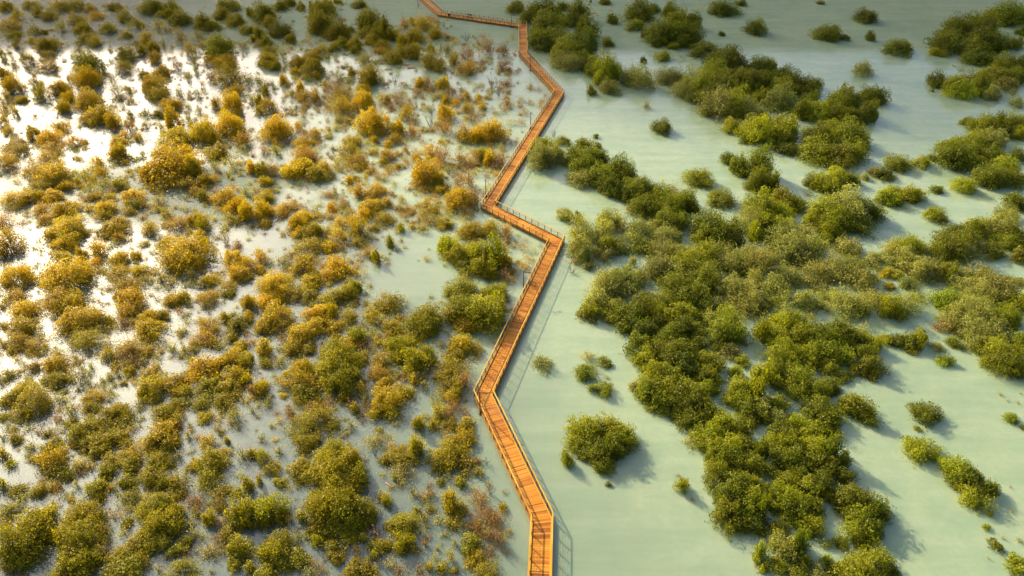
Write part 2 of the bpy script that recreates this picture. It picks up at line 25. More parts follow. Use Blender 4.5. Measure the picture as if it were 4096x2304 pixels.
(3,1): "3 4 10 24 g,16 2 22 12 g,4 34 12 18 g,46 4 40 24 b,66 6 40 20 g,84 4 22 18 g,60 34 26 18 l,48 36 26 16 g,76 34 24 16 g,68 28 14 10 b,82 32 14 10 g,68 44 14 8 g,42 40 10 8 g,130 20 26 22 b,118 30 18 12 g,108 28 16 14 p,97 33 10 10 p,154 19 18 16 l,165 14 10 10 b,186 8 32 24 g,208 10 32 24 g,182 14 18 16 b,224 6 20 14 g,236 18 24 18 b,250 12 16 16 g,222 30 26 20 g,240 34 28 24 g,214 34 20 16 p,254 36 10 20 g,196 40 26 16 l,169 46 14 11 g,149 48 14 12 l,140 48 16 14 l,144 55 10 6 g,120 48 20 14 l,128 58 14 12 g,116 56 14 12 p,124 44 12 8 o,247 54 20 16 g,250 62 12 12 g,240 66 14 10 p,166 72 22 20 b,174 76 12 12 p,14 50 26 16 l,26 60 24 20 l,10 64 22 18 l,8 74 20 10 l,58 62 30 22 b,78 58 34 24 p,98 62 26 20 g,66 72 26 18 b,84 74 34 18 g,102 70 16 14 g,44 72 14 14 l,44 82 12 12 g,56 78 14 16 g,62 86 18 16 b,40 50 8 4 r,12 84 26 20 p,30 88 26 20 p,26 100 30 18 p,44 98 20 18 p,10 98 20 14 p,38 110 24 12 p,10 112 22 14 o,24 112 10 10 r,56 96 18 14 b,78 98 20 16 p,72 104 12 10 o,84 108 14 12 p,140 98 26 20 b,124 102 18 16 p,150 102 16 16 p,136 110 20 12 p,178 96 34 22 g,190 86 28 18 g,196 104 34 22 p,172 104 24 18 p,206 80 20 14 b,220 82 28 20 p,232 74 24 14 p,240 98 30 24 b,224 108 24 20 g,250 112 16 18 g,246 88 22 18 g,20 128 32 18 o,8 138 20 14 o,44 126 22 16 p,62 118 24 16 p,66 130 26 18 p,48 138 22 14 p,84 120 22 14 p,104 114 24 14 o,92 130 22 16 p,120 112 20 12 o,118 130 18 14 y,130 132 14 12 y,102 134 22 16 p,134 118 22 14 p,150 118 24 14 p,166 120 18 12 p,140 138 20 14 p,160 132 24 16 p,180 124 20 14 b,190 134 26 18 p,214 128 20 14 p,206 138 24 14 p,230 136 28 16 p,250 138 16 14 p,122 142 14 8 y",
(2,2): "88 6 20 14 p,86 16 16 12 s,96 14 10 8 s,110 4 16 8 t,132 6 20 10 g,150 6 26 12 b,172 6 24 14 g,190 4 20 12 p,206 12 26 16 p,230 6 26 14 p,246 10 22 18 p,238 18 20 12 p,78 18 18 14 b,72 26 18 16 p,80 30 14 12 p,104 20 22 18 b,100 30 14 10 p,126 16 28 16 g,144 18 20 14 b,120 28 24 18 g,114 40 16 16 g,132 38 24 18 g,128 50 26 14 g,146 32 20 16 g,164 24 24 22 b,178 22 22 20 b,170 38 26 22 g,184 40 18 16 g,152 46 24 18 g,160 54 30 14 g,186 54 16 14 g,196 30 14 20 p,216 34 32 24 b,208 50 18 14 g,222 46 20 12 g,232 22 10 10 p,245 47 8 8 s,218 62 22 16 p,234 56 10 8 s,232 74 14 16 l,224 82 12 10 b,250 36 14 20 b,254 52 10 14 g,30 74 20 14 p,73 83 23 18 b,77 67 18 10 s,92 73 14 12 p,97 78 8 8 g,94 101 18 13 b,81 101 10 12 p,95 90 7 6 s,91 124 4 6 s,70 136 22 16 l,84 136 24 16 l,100 136 22 14 l,110 140 20 12 b,136 64 24 18 b,150 66 24 16 g,140 74 18 10 b,168 72 28 20 g,160 84 26 18 b,146 84 26 18 b,184 68 22 16 b,200 72 24 22 b,196 86 20 14 g,186 84 14 14 g,140 96 28 22 b,158 98 28 22 b,176 96 26 20 b,124 100 14 14 p,132 106 16 12 p,150 112 28 18 g,140 118 16 12 b,168 112 24 18 g,186 112 24 16 g,196 98 18 14 b,206 92 12 14 p,184 128 34 22 g,170 130 22 18 g,200 122 20 18 g,212 130 24 20 b,196 140 24 14 b,212 140 18 10 g,230 92 24 14 b,226 104 24 18 b,236 114 24 20 g,244 98 16 22 b,250 80 16 24 l,250 114 16 18 p,238 130 24 18 g,252 130 14 18 b,228 138 18 14 g,214 94 6 6 s",
(3,2): "14 4 14 8 p,36 4 20 8 o,50 16 16 14 o,35 9 6 6 s,24 12 5 6 r,62 4 22 12 o,76 10 26 16 p,88 20 24 18 b,98 6 22 12 p,110 10 22 16 b,122 16 18 20 b,136 10 24 18 p,150 8 16 12 p,130 22 18 12 o,59 22 6 8 s,132 33 4 6 s,180 6 24 14 b,204 8 28 16 p,230 6 28 14 b,250 10 16 18 b,192 18 28 18 p,214 22 26 18 p,238 24 26 18 b,184 28 20 14 p,204 36 26 18 p,224 36 24 16 o,180 38 18 14 r,170 40 14 12 r,216 46 24 16 o,196 44 18 12 o,238 30 16 12 p,245 39 8 6 s,230 56 28 18 b,250 54 16 16 b,210 60 18 14 b,222 70 22 16 b,240 68 28 20 g,244 82 20 18 b,252 84 10 18 g,6 14 16 14 b,18 20 18 14 p,10 30 24 18 l,30 30 20 14 b,42 28 12 10 s,50 42 32 22 g,68 40 28 22 g,80 44 22 20 g,93 42 14 12 p,88 50 14 10 g,30 46 22 20 b,12 46 22 18 b,14 62 28 20 b,36 62 24 18 b,54 60 26 20 g,72 60 24 18 b,86 58 20 16 g,96 62 18 18 g,102 74 20 20 g,44 74 22 18 g,60 76 26 18 b,26 78 26 18 b,8 78 20 18 g,90 82 20 18 b,104 88 16 14 g,76 88 18 14 g,62 94 16 12 g,10 92 20 14 g,30 92 22 16 b,104 52 18 14 l,118 52 16 14 b,128 52 20 16 g,140 50 16 14 g,150 48 18 18 l,144 60 14 10 b,170 58 16 12 p,186 54 16 12 b,178 72 16 12 b,156 124 32 26 g,150 141 8 7 b,244 132 14 14 l,255 140 4 6 g,234 107 6 5 s,241 113 4 4 s,251 115 5 4 s,254 106 4 4 s,8 112 18 18 b,12 126 18 14 p,28 104 20 16 b,50 100 18 20 g,62 104 18 18 g,48 116 26 20 g,58 122 22 18 b,58 132 18 12 g,90 116 26 20 b,96 124 22 16 g,78 112 12 14 p,40 136 30 16 l,56 138 22 12 g,12 138 22 14 g,26 132 16 12 b",
(2,3): "66 6 26 16 l,84 8 26 18 g,100 10 26 20 g,112 8 18 18 b,78 16 22 14 b,90 22 20 14 g,104 20 16 12 g,91 32 21 19 l,54 27 14 20 l,70 25 8 7 l,97 53 7 7 g,171 54 13 20 b,167 44 7 6 s,181 68 6 7 t,186 10 20 20 p,200 8 24 18 b,216 6 26 14 b,206 18 22 14 g,236 8 26 18 g,250 14 14 18 g,206 28 20 14 b,222 26 24 20 g,240 28 22 18 g,252 36 10 14 b,206 40 20 16 g,204 54 18 20 p,228 42 30 16 g,240 50 24 20 b,218 60 26 18 g,236 66 30 22 b,218 74 28 18 b,240 84 28 18 g,222 88 22 16 b,250 70 14 22 g,250 100 14 14 b,248 118 10 22 l,246 128 10 14 l,252 138 12 14 l,254 58 8 14 g",
(3,3): "8 8 20 18 b,24 8 24 18 l,44 10 24 20 b,60 12 18 24 g,34 22 24 20 g,14 24 24 20 g,52 28 26 20 g,64 34 16 22 g,72 26 12 14 g,78 22 6 10 g,76 42 16 16 g,8 38 20 12 g,28 36 20 14 g,48 44 24 14 g,22 46 22 18 l,40 54 28 22 l,14 58 26 18 b,8 72 20 16 g,26 70 26 18 g,44 72 24 16 g,60 62 18 16 l,84 60 32 22 g,78 72 24 22 g,100 70 28 22 g,112 80 18 20 g,96 88 30 26 b,104 100 22 16 g,90 104 16 14 g,42 90 22 18 b,24 84 20 16 g,12 94 16 16 b,40 100 14 14 g,30 106 14 22 g,16 112 20 24 p,8 104 14 10 p,74 110 16 12 g,58 110 14 10 p,58 126 10 10 l,36 126 12 12 g,94 110 12 8 l,86 128 36 22 l,108 126 28 22 l,100 138 36 14 l,120 136 18 16 g,128 141 10 8 g,10 132 22 16 b,30 136 24 16 b,50 138 22 14 p,68 136 20 14 g,26 118 20 14 g,151 15 33 27 l,186 32 26 24 l,198 40 26 20 g,190 44 16 14 l,206 42 12 10 g,206 58 34 24 l,222 58 18 22 g,210 75 8 6 s,188 56 8 8 p,210 82 6 5 s,223 82 6 5 l,245 79 5 4 s,219 96 9 9 l,229 114 14 14 g,220 108 5 4 s,221 126 4 4 s,252 109 7 7 s,236 106 5 5 s,250 136 24 28 l,244 55 3 4 s",
}
import bpy, math, random
import numpy as np
from mathutils import Vector, Matrix
random.seed(7); rng = np.random.default_rng(11)
R = math.radians
scene = bpy.context.scene
col = scene.collection

# ------------------------------------------------------------------ camera
FPX, CAMZ = 3000.0, 70.5
PITCH = math.atan(2212 / FPX)
cam = bpy.data.objects.new('camera', bpy.data.cameras.new('camera'))
cam.location = (0, 0, CAMZ); cam.rotation_euler = (math.pi / 2 - PITCH, 0, 0)
cam.data.sensor_width = 36; cam.data.lens = 36 * FPX / 4096
cam.data.clip_start = 0.5; cam.data.clip_end = 12000
col.objects.link(cam); scene.camera = cam
CP, SP = math.cos(PITCH), math.sin(PITCH)

def ground(px, py, z=0.0):
    u, v = px - 2048, 1152 - py
    d = (u, FPX * CP + v * SP, -FPX * SP + v * CP)
    t = (z - CAMZ) / d[2]
    return Vector((d[0] * t, d[1] * t, z))

def depth_at(px, py):
    v = 1152 - py
    return CAMZ / (FPX * SP - v * CP) * FPX, math.atan2(FPX * SP - v * CP, FPX * CP + v * SP)

# ------------------------------------------------------------------ light
SUN_AZ, SUN_EL = R(-40), R(SUNEL)
to_sun = Vector((math.sin(SUN_AZ) * math.cos(SUN_EL), math.cos(SUN_AZ) * math.cos(SUN_EL), math.sin(SUN_EL)))
sun = bpy.data.lights.new('sun', 'SUN'); sun.energy = SUN_E; sun.angle = R(0.53); sun.color = SUN_C
so = bpy.data.objects.new('sun', sun); so.rotation_euler = to_sun.to_track_quat('Z', 'Y').to_euler(); so.location = to_sun * 200
col.objects.link(so)
world = bpy.data.worlds.new('World'); scene.world = world; world.use_nodes = True
wn = world.node_tree.nodes; wl = world.node_tree.links
sky = wn.new('ShaderNodeTexSky'); sky.sky_type = 'NISHITA'; sky.sun_disc = False
sky.sun_elevation = SUN_EL; sky.sun_rotation = SUN_AZ; sky.dust_density = SKY_DUST; sky.air_density = 1.0
wl.new(sky.outputs[0], wn['Background'].inputs[0]); wn['Background'].inputs[1].default_value = SKY_S
vs = scene.view_settings
vs.view_transform = 'Standard'; vs.look = 'None'; vs.exposure = EXPO; vs.gamma = 1.0; vs.use_curve_mapping = False

# ------------------------------------------------------------------ helpers
def tag(o, label=None, cat=None, group=None, kind=None):
    if label: o['label'] = label
    if cat: o['category'] = cat
    if group: o['group'] = group
    if kind: o['kind'] = kind
    return o

def link(name, data, parent=None, mat=None):
    o = bpy.data.objects.new(name, data); col.objects.link(o)
    if parent: o.parent = parent
    if mat and data is not None and not data.materials: data.materials.append(mat)
    return o

class MB:
    def __init__(s): s.v = []; s.f = []; s.t = []
    def box(s, c, ax, ay, az, tint=0.5):
        c, ax, ay, az = Vector(c), Vector(ax), Vector(ay), Vector(az); b = len(s.v)
        for i in (-1, 1):
            for j in (-1, 1):
                for k in (-1, 1): s.v.append(c + ax * i + ay * j + az * k)
        for q in ((0, 1, 3, 2), (4, 6, 7, 5), (0, 4, 5, 1), (2, 3, 7, 6), (0, 2, 6, 4), (1, 5, 7, 3)):
            s.f.append([b + i for i in q]); s.t.append(tint)
    def hexa(s, p, tint=0.5):          # p: four bottom corners then four top corners, same order
        b = len(s.v); s.v += [Vector(q) for q in p]
        for q in ((3, 2, 1, 0), (4, 5, 6, 7), (0, 1, 5, 4), (1, 2, 6, 5), (2, 3, 7, 6), (3, 0, 4, 7)):
            s.f.append([b + i for i in q]); s.t.append(tint)
    def tube(s, pts, rad, n=5, tint=0.5, cap=True):
        pts = [Vector(p) for p in pts]
        if not hasattr(rad, '__len__'): rad = [rad] * len(pts)
        b = len(s.v)
        for i, p in enumerate(pts):
            d = (pts[min(i + 1, len(pts) - 1)] - pts[max(i - 1, 0)]).normalized()
            a = d.orthogonal().normalized(); c = d.cross(a)
            for k in range(n):
                w = 2 * math.pi * k / n; s.v.append(p + (a * math.cos(w) + c * math.sin(w)) * rad[i])
        for i in range(len(pts) - 1):
            for k in range(n):
                k2 = (k + 1) % n
                s.f.append([b + i * n + k, b + i * n + k2, b + (i + 1) * n + k2, b + (i + 1) * n + k]); s.t.append(tint)
        if cap and n > 2:
            s.f.append([b + k for k in reversed(range(n))]); s.t.append(tint)
            s.f.append([b + (len(pts) - 1) * n + k for k in range(n)]); s.t.append(tint)
    def mesh(s, name, mat, smooth=False):
        m = bpy.data.meshes.new(name); m.from_pydata([tuple(v) for v in s.v], [], s.f); m.update()
        a = m.attributes.new('tint', 'FLOAT', 'FACE'); a.data.foreach_set('value', s.t)
        m.materials.append(mat)
        if smooth: m.polygons.foreach_set('use_smooth', [True] * len(m.polygons))
        return m
    def build(s, name, mat, parent=None, smooth=False):
        return link(name, s.mesh(name, mat, smooth), parent)

def newmat(name):
    m = bpy.data.materials.new(name); m.use_nodes = True
    n = m.node_tree.nodes; l = m.node_tree.links
    return m, n, l, n['Principled BSDF']

def mathn(n, l, op, a, b=None):
    x = n.new('ShaderNodeMath'); x.operation = op
    for i, v in enumerate((a, b)):
        if v is None: continue
        if isinstance(v, (int, float)): x.inputs[i].default_value = v
        else: l.new(v, x.inputs[i])
    return x.outputs[0]

def noise(n, l, vec, scale, detail=3, rough=0.5, lo=None, hi=None):
    t = n.new('ShaderNodeTexNoise'); t.inputs['Scale'].default_value = scale; t.inputs['Detail'].default_value = detail
    t.inputs['Roughness'].default_value = rough
    if vec is not None: l.new(vec, t.inputs['Vector'])
    if lo is None: return t.outputs['Fac']
    r = n.new('ShaderNodeMapRange'); r.inputs['From Min'].default_value = lo; r.inputs['From Max'].default_value = hi
    l.new(t.outputs['Fac'], r.inputs['Value']); return r.outputs['Result']

def ramp(n, l, fac, stops):
    r = n.new('ShaderNodeValToRGB'); e = r.color_ramp.elements
    e[0].position, e[0].color = stops[0][0], (*stops[0][1], 1); e[1].position, e[1].color = stops[-1][0], (*stops[-1][1], 1)
    for p, c in stops[1:-1]:
        k = e.new(p); k.color = (*c, 1)
    l.new(fac, r.inputs[0]); return r.outputs[0]

def mix(n, l, fac, a, b, mode='MIX'):
    x = n.new('ShaderNodeMix'); x.data_type = 'RGBA'; x.blend_type = mode
    for i, v in ((0, fac), (6, a), (7, b)):
        if isinstance(v, (int, float)): x.inputs[i].default_value = v
        elif isinstance(v, tuple): x.inputs[i].default_value = (*v, 1)
        else: l.new(v, x.inputs[i])
    return x.outputs[2]

# ------------------------------------------------------------------ materials
def leaf_material():
    m, n, l, p = newmat('mangrove_leaf')
    oi = n.new('ShaderNodeObjectInfo')
    at = n.new('ShaderNodeAttribute'); at.attribute_name = 'tint'
    lc = n.new('ShaderNodeAttribute'); lc.attribute_name = 'leafcol'
    base = mix(n, l, 1.0, oi.outputs['Color'], lc.outputs['Color'], 'MULTIPLY')
    var = ramp(n, l, at.outputs['Fac'], [(0.0, (0.50, 0.55, 0.60)), (0.5, (1, 1, 1)), (0.86, (1.24, 1.20, 1.0)), (1.0, (1.6, 1.5, 1.7))])
    c = mix(n, l, 1.0, base, var, 'MULTIPLY')
    l.new(c, p.inputs['Base Color']); p.inputs['Roughness'].default_value = 0.48
    p.inputs['Specular IOR Level'].default_value = 0.35
    tr = n.new('ShaderNodeBsdfTranslucent')
    tc = mix(n, l, 1.0, c, (1.15, 1.15, 0.5), 'MULTIPLY'); l.new(tc, tr.inputs['Color'])
    ms = n.new('ShaderNodeMixShader'); ms.inputs[0].default_value = 0.5
    l.new(p.outputs[0], ms.inputs[1]); l.new(tr.outputs[0], ms.inputs[2]); l.new(ms.outputs[0], n['Material Output'].inputs[0])
    return m

def bark_material():
    m, n, l, p = newmat('bark')
    at = n.new('ShaderNodeAttribute'); at.attribute_name = 'tint'
    oi = n.new('ShaderNodeObjectInfo')
    c = ramp(n, l, at.outputs['Fac'], [(0, (0.075, 0.055, 0.042)), (1, (0.21, 0.165, 0.13))])
    c = mix(n, l, 1.0, c, oi.outputs['Color'], 'MULTIPLY')
    l.new(c, p.inputs['Base Color']); p.inputs['Roughness'].default_value = 0.9
    return m

def wood_material(name, dark, mid, light, rough=0.55):
    m, n, l, p = newmat(name)
    at = n.new('ShaderNodeAttribute'); at.attribute_name = 'tint'
    g = n.new('ShaderNodeNewGeometry')
    nz = noise(n, l, g.outputs['Position'], 0.55, 4, 0.6)
    nf = noise(n, l, g.outputs['Position'], 9.0, 3, 0.6)
    f = mathn(n, l, 'ADD', mathn(n, l, 'MULTIPLY', at.outputs['Fac'], 0.75), mathn(n, l, 'MULTIPLY', nz, 0.35))
    f = mathn(n, l, 'ADD', f, mathn(n, l, 'MULTIPLY', mathn(n, l, 'SUBTRACT', nf, 0.5), 0.35))
    c = ramp(n, l, f, [(0.1, dark), (0.5, mid), (0.95, light)])
    wear = noise(n, l, g.outputs['Position'], 0.23, 5, 0.7, 0.55, 0.78)
    c = mix(n, l, mathn(n, l, 'MULTIPLY', wear, 0.45), c, (0.24, 0.15, 0.075))      # greyed, worn patches
    l.new(c, p.inputs['Base Color']); p.inputs['Roughness'].default_value = rough
    p.inputs['Specular IOR Level'].default_value = 0.3
    return m

def plain_material(name, c0, c1, rough=0.6, metal=0.0, scale=3.0):
    m, n, l, p = newmat(name)
    g = n.new('ShaderNodeNewGeometry')
    c = ramp(n, l, noise(n, l, g.outputs['Position'], scale, 4, 0.6), [(0.3, c0), (0.7, c1)])
    l.new(c, p.inputs['Base Color']); p.inputs['Roughness'].default_value = rough; p.inputs['Metallic'].default_value = metal
    return m

def water_material():
    m, n, l, p = newmat('milky_tidal_water')
    g = n.new('ShaderNodeNewGeometry'); P = g.outputs['Position']
    big = noise(n, l, P, 0.018, 4, 0.55, 0.3, 0.7)
    streak = n.new('ShaderNodeMapping'); streak.inputs['Scale'].default_value = (0.05, 0.35, 1); streak.inputs['Rotation'].default_value = (0, 0, R(14))
    l.new(P, streak.inputs['Vector'])
    st = noise(n, l, streak.outputs[0], 1.0, 5, 0.6, 0.35, 0.65)
    fine = noise(n, l, P, 1.6, 5, 0.65, 0.3, 0.7)
    med = noise(n, l, P, 0.11, 5, 0.6, 0.32, 0.68)
    c = mix(n, l, big, WATER_A, WATER_B)
    c = mix(n, l, mathn(n, l, 'MULTIPLY', med, 0.6), c, WATER_D)
    c = mix(n, l, mathn(n, l, 'MULTIPLY', st, 0.5), c, WATER_C)
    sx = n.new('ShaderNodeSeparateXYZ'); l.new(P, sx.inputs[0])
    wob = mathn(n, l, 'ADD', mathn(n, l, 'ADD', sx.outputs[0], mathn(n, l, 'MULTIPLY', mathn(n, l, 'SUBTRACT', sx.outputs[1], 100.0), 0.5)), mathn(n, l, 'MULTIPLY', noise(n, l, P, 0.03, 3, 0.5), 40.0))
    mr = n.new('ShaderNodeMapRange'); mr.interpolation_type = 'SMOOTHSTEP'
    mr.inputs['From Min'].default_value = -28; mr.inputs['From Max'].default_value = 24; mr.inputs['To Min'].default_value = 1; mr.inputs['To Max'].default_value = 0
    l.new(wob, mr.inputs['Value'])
    c = mix(n, l, mr.outputs[0], c, WATER_SHADED)          # lower-left dimming and bush shade painted into the marsh water colour
    mot = noise(n, l, P, 0.45, 6, 0.7, 0.36, 0.66)
    c = mix(n, l, mathn(n, l, 'MULTIPLY', mot, 0.38), c, WATER_D)
    c = mix(n, l, mathn(n, l, 'MULTIPLY', fine, 0.28), c, WATER_F)
    l.new(c, p.inputs['Base Color'])
    p.inputs['Roughness'].default_value = WATER_R; p.inputs['IOR'].default_value = WATER_IOR
    p.inputs['Specular IOR Level'].default_value = 0.5
    p.inputs['Subsurface Weight'].default_value = WATER_SSS; p.inputs['Subsurface Radius'].default_value = (0.45, 0.8, 0.9); p.inputs['Subsurface Scale'].default_value = WATER_SCALE
    p.inputs['Coat Weight'].default_value = WATER_COAT; p.inputs['Coat Roughness'].default_value = WATER_COATR; p.inputs['Coat IOR'].default_value = WATER_CIOR
    rip = n.new('ShaderNodeMapping'); rip.inputs['Scale'].default_value = (0.9, 1.6, 1); l.new(P, rip.inputs['Vector'])
    h = noise(n, l, rip.outputs[0], 1.3, 4, 0.6)
    b = n.new('ShaderNodeBump'); b.inputs['Strength'].default_value = WATER_BUMP; b.inputs['Distance'].default_value = 0.06
    l.new(h, b.inputs['Height']); l.new(b.outputs[0], p.inputs['Normal'])
    return m

M_LEAF, M_BARK = leaf_material(), bark_material()
M_DECK = wood_material('orange_hardwood_plank', (0.22, 0.068, 0.006), (0.51, 0.178, 0.011), (0.72, 0.335, 0.036))
M_RAIL = wood_material('golden_hardwood_rail', (0.38, 0.15, 0.011), (0.58, 0.28, 0.024), (0.74, 0.46, 0.075), 0.45)
M_POST = plain_material('dark_steel_post', (0.035, 0.028, 0.022), (0.07, 0.05, 0.035), 0.5, 0.3)
M_ROPE = plain_material('dark_rope', (0.05, 0.04, 0.03), (0.09, 0.07, 0.05), 0.8)
M_PILE = plain_material('weathered_pile', (0.06, 0.05, 0.04), (0.13, 0.10, 0.075), 0.85)
M_RUST = plain_material('red_brown_painted_steel', (0.10, 0.030, 0.018), (0.17, 0.055, 0.03), 0.5)
M_CAP = plain_material('pale_lamp_cap', (0.55, 0.42, 0.36), (0.78, 0.70, 0.64), 0.5)
M_DRIFT = wood_material('drift_timber', (0.20, 0.11, 0.05), (0.42, 0.25, 0.11), (0.60, 0.42, 0.24), 0.8)

# ------------------------------------------------------------------ water
wm = bpy.data.meshes.new('water')
S = 5000.0
wm.from_pydata([(-S, -S, 0), (S, -S, 0), (S, S, 0), (-S, S, 0)], [], [(0, 1, 2, 3)])
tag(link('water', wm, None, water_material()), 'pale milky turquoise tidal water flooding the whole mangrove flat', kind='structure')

# ------------------------------------------------------------------ unseen volumes added to shade the far water and darken its reflections
def added_shade_bank(h, y0, y1, thick, dens, xa, xb, back, lab):
    nx, ny = 60, 40; v = []; f = []; g = np.random.default_rng(5)
    xs = np.linspace(xa, xb, nx); ys = y0 + (np.linspace(0, 1, ny) ** 1.6) * (y1 + back - y0)
    ph = g.uniform(0, 6.28, (8, 3)); fr = g.uniform(0.004, 0.03, (8, 2))
    for lay in (0, 1):
        for y in ys:
            for x in xs:
                n = sum(math.sin(fr[k, 0] * x + fr[k, 1] * y + ph[k, 0]) for k in range(8)) / 8
                t = min(1, max(0, (y - y0 + 14 * n * (1 if y > y0 else 0)) / (y1 - y0))); t = t * t * (3 - 2 * t)
                if lay == 0: v.append((x, y, h + 5 * n))
                else: v.append((x, y, h + 5 * n + 0.05 + t * thick * (1 + 0.25 * n)))
    N = nx * ny; I = lambda l, j, i: l * N + j * nx + i
    for j in range(ny - 1):
        for i in range(nx - 1):
            f.append((I(0, j, i), I(0, j + 1, i), I(0, j + 1, i + 1), I(0, j, i + 1)))
            f.append((I(1, j, i), I(1, j, i + 1), I(1, j + 1, i + 1), I(1, j + 1, i)))
    for i in range(nx - 1):
        f.append((I(0, 0, i), I(0, 0, i + 1), I(1, 0, i + 1), I(1, 0, i))); f.append((I(0, ny - 1, i + 1), I(0, ny - 1, i), I(1, ny - 1, i), I(1, ny - 1, i + 1)))
    for j in range(ny - 1):
        f.append((I(0, j + 1, 0), I(0, j, 0), I(1, j, 0), I(1, j + 1, 0))); f.append((I(0, j, nx - 1), I(0, j + 1, nx - 1), I(1, j + 1, nx - 1), I(1, j, nx - 1)))
    me = bpy.data.meshes.new('shade_volume'); me.from_pydata(v, [], f); me.update()
    m = bpy.data.materials.new('shade_absorber'); m.use_nodes = True; n = m.node_tree.nodes; l = m.node_tree.links
    n.remove(n['Principled BSDF']); a = n.new('ShaderNodeVolumeAbsorption'); a.inputs['Color'].default_value = (0.2, 0.2, 0.22, 1); a.inputs['Density'].default_value = dens
    l.new(a.outputs[0], n['Material Output'].inputs['Volume'])
    tag(link('shade_volume', me, None, m), lab, kind='structure')
for c in ADDED_SHADE: added_shade_bank(*c)

# ------------------------------------------------------------------ boardwalk
W, DECK, RAILZ = 2.35, 0.45, 1.55
pairs = [(ground(1640, -22, DECK), ground(1672, -48, DECK)), (ground(1754, 66, DECK), ground(1767, 46, DECK)),
         (ground(2073, 109, DECK), ground(2107, 98, DECK)),
         (ground(2074, 202, RAILZ), ground(2112, 200, RAILZ)), (ground(2216, 359, RAILZ), ground(2259, 356, RAILZ)),
         (ground(1921, 809, RAILZ), ground(1983, 803, RAILZ)), (ground(2195, 949, RAILZ), ground(2260, 936, RAILZ)),
         (ground(1895.6, 1559.5, RAILZ), ground(1971.5, 1558, RAILZ)), (ground(2124.7, 2058.7, RAILZ), ground(2211.5, 2047.7, RAILZ)),
         (ground(2108.5, 2350, RAILZ), ground(2205.5, 2350, RAILZ))]
node = [((a + b) / 2).to_2d() for a, b in pairs]
d0 = (node[-1] - node[-2]).normalized(); node[-1] = node[-1] + d0 * 7
seg = [(node[i], node[i + 1]) for i in range(len(node) - 1)]
sdir = [(b - a).normalized() for a, b in seg]
perp = lambda d: Vector((-d.y, d.x))          # left of the walking direction
def miter(i, off):                            # point on the line offset to the left by off, at node i
    if i == 0: return node[0] + perp(sdir[0]) * off
    if i == len(node) - 1: return node[-1] + perp(sdir[-1]) * off
    p1, p2 = perp(sdir[i - 1]), perp(sdir[i]); b = (p1 + p2).normalized()
    return node[i] + b * (off / max(0.35, b.dot(p1)))
def z3(p, z): return Vector((p.x, p.y, z))
walk = link('boardwalk', None)
tag(walk, 'long zigzag orange timber boardwalk with rope railings crossing the flooded mangroves', 'boardwalk')

def ribbon(i, o0, o1, z0, z1, mb, s0=0.0, s1=1.0, tint=0.5):
    A, B, C, D = miter(i, o0), miter(i, o1), miter(i + 1, o1), miter(i + 1, o0)
    a, b, c, d = A.lerp(D, s0), B.lerp(C, s0), B.lerp(C, s1), A.lerp(D, s1)
    mb.hexa([z3(a, z0), z3(d, z0), z3(c, z0), z3(b, z0), z3(a, z1), z3(d, z1), z3(c, z1), z3(b, z1)][:4] + [z3(a, z1), z3(d, z1), z3(c, z1), z3(b, z1)], tint)

allposts = []
H2 = W / 2
for i in range(len(seg)):
    a, b = seg[i]; L = (b - a).length; d = sdir[i]; pl = perp(d)
    # planks: square to the walk, fanning to the mitre at each bend
    mb = MB(); n = max(4, round(L / 0.145))
    def edge(t, side, i=i, L=L, d=d, a=a, pl=pl):
        off = side * H2
        m0 = (miter(i, off) - a).dot(d); m1 = (miter(i + 1, off) - a).dot(d) - L
        k = min(4.0, L * 0.45)
        s = t + m0 * max(0, 1 - t / k) + m1 * max(0, 1 - (L - t) / k)
        return a + d * s + pl * off
    panel = 0.5
    for k in range(n):
        if k % 17 == 0: panel = rng.uniform(0.25, 0.75)
        t0, t1 = L * k / n + 0.006, L * (k + 1) / n - 0.006
        q = [edge(t0, -1), edge(t1, -1), edge(t1, 1), edge(t0, 1)]
        tint = float(np.clip(panel + rng.normal(0, 0.20), 0, 1)) if rng.random() > 0.05 else 0.0
        dz = rng.uniform(-0.004, 0.004)
        mb.hexa([z3(x, DECK - 0.05) for x in q] + [z3(x, DECK + dz) for x in q], tint)
    ds = mb.build('deck_section', M_DECK, walk)
    for side in (-1, 1):
        mb = MB(); ribbon(i, side * H2, side * (H2 + 0.06), DECK - 0.24, DECK + 0.03, mb, tint=0.35); mb.build('fascia_board', M_DECK, walk)
        mb = MB(); ribbon(i, side * (H2 - 0.17), side * (H2 - 0.05), DECK + 0.012, DECK + 0.12, mb, tint=0.62); mb.build('kerb_rail', M_RAIL, walk)
        # flat handrail laid in lengths of about 4 m with small colour steps
        mb = MB(); nn = max(1, round(L / 4.2))
        for k in range(nn):
            ribbon(i, side * (H2 - 0.065), side * (H2 + 0.075), RAILZ - 0.055, RAILZ, mb, k / nn + (0.0005 if k else 0), (k + 1) / nn, float(rng.uniform(0.35, 0.95)))
        hr = mb.build('handrail', M_RAIL, walk)
        # posts and sagging ropes
        P0, P1 = miter(i, side * H2), miter(i + 1, side * H2); LL = (P1 - P0).length
        nb = max(1, round(LL / 1.55)); e = (P1 - P0) / nb
        for k in range(nb + (1 if i == len(seg) - 1 else 0)): allposts.append(P0 + e * k)
        mb = MB()
        for lv in range(4):
            zz = DECK + 0.24 + lv * 0.215; pts = []
            for k in range(nb):
                sag = 0.055 + 0.11 * random.random()
                for j in range(6):
                    u = j / 6; q = P0 + e * (k + u); pts.append(z3(q, zz - sag * 4 * u * (1 - u)))
            pts.append(z3(P1, zz)); mb.tube(pts, 0.017, 3, cap=False)
        mb.build('rope', M_ROPE, hr)
    # edge beams and piles
    for off in (-0.8, 0.8):
        mb = MB(); ribbon(i, off - 0.07, off + 0.07, DECK - 0.22, DECK - 0.055, mb); mb.build('support_beam', M_PILE, walk)
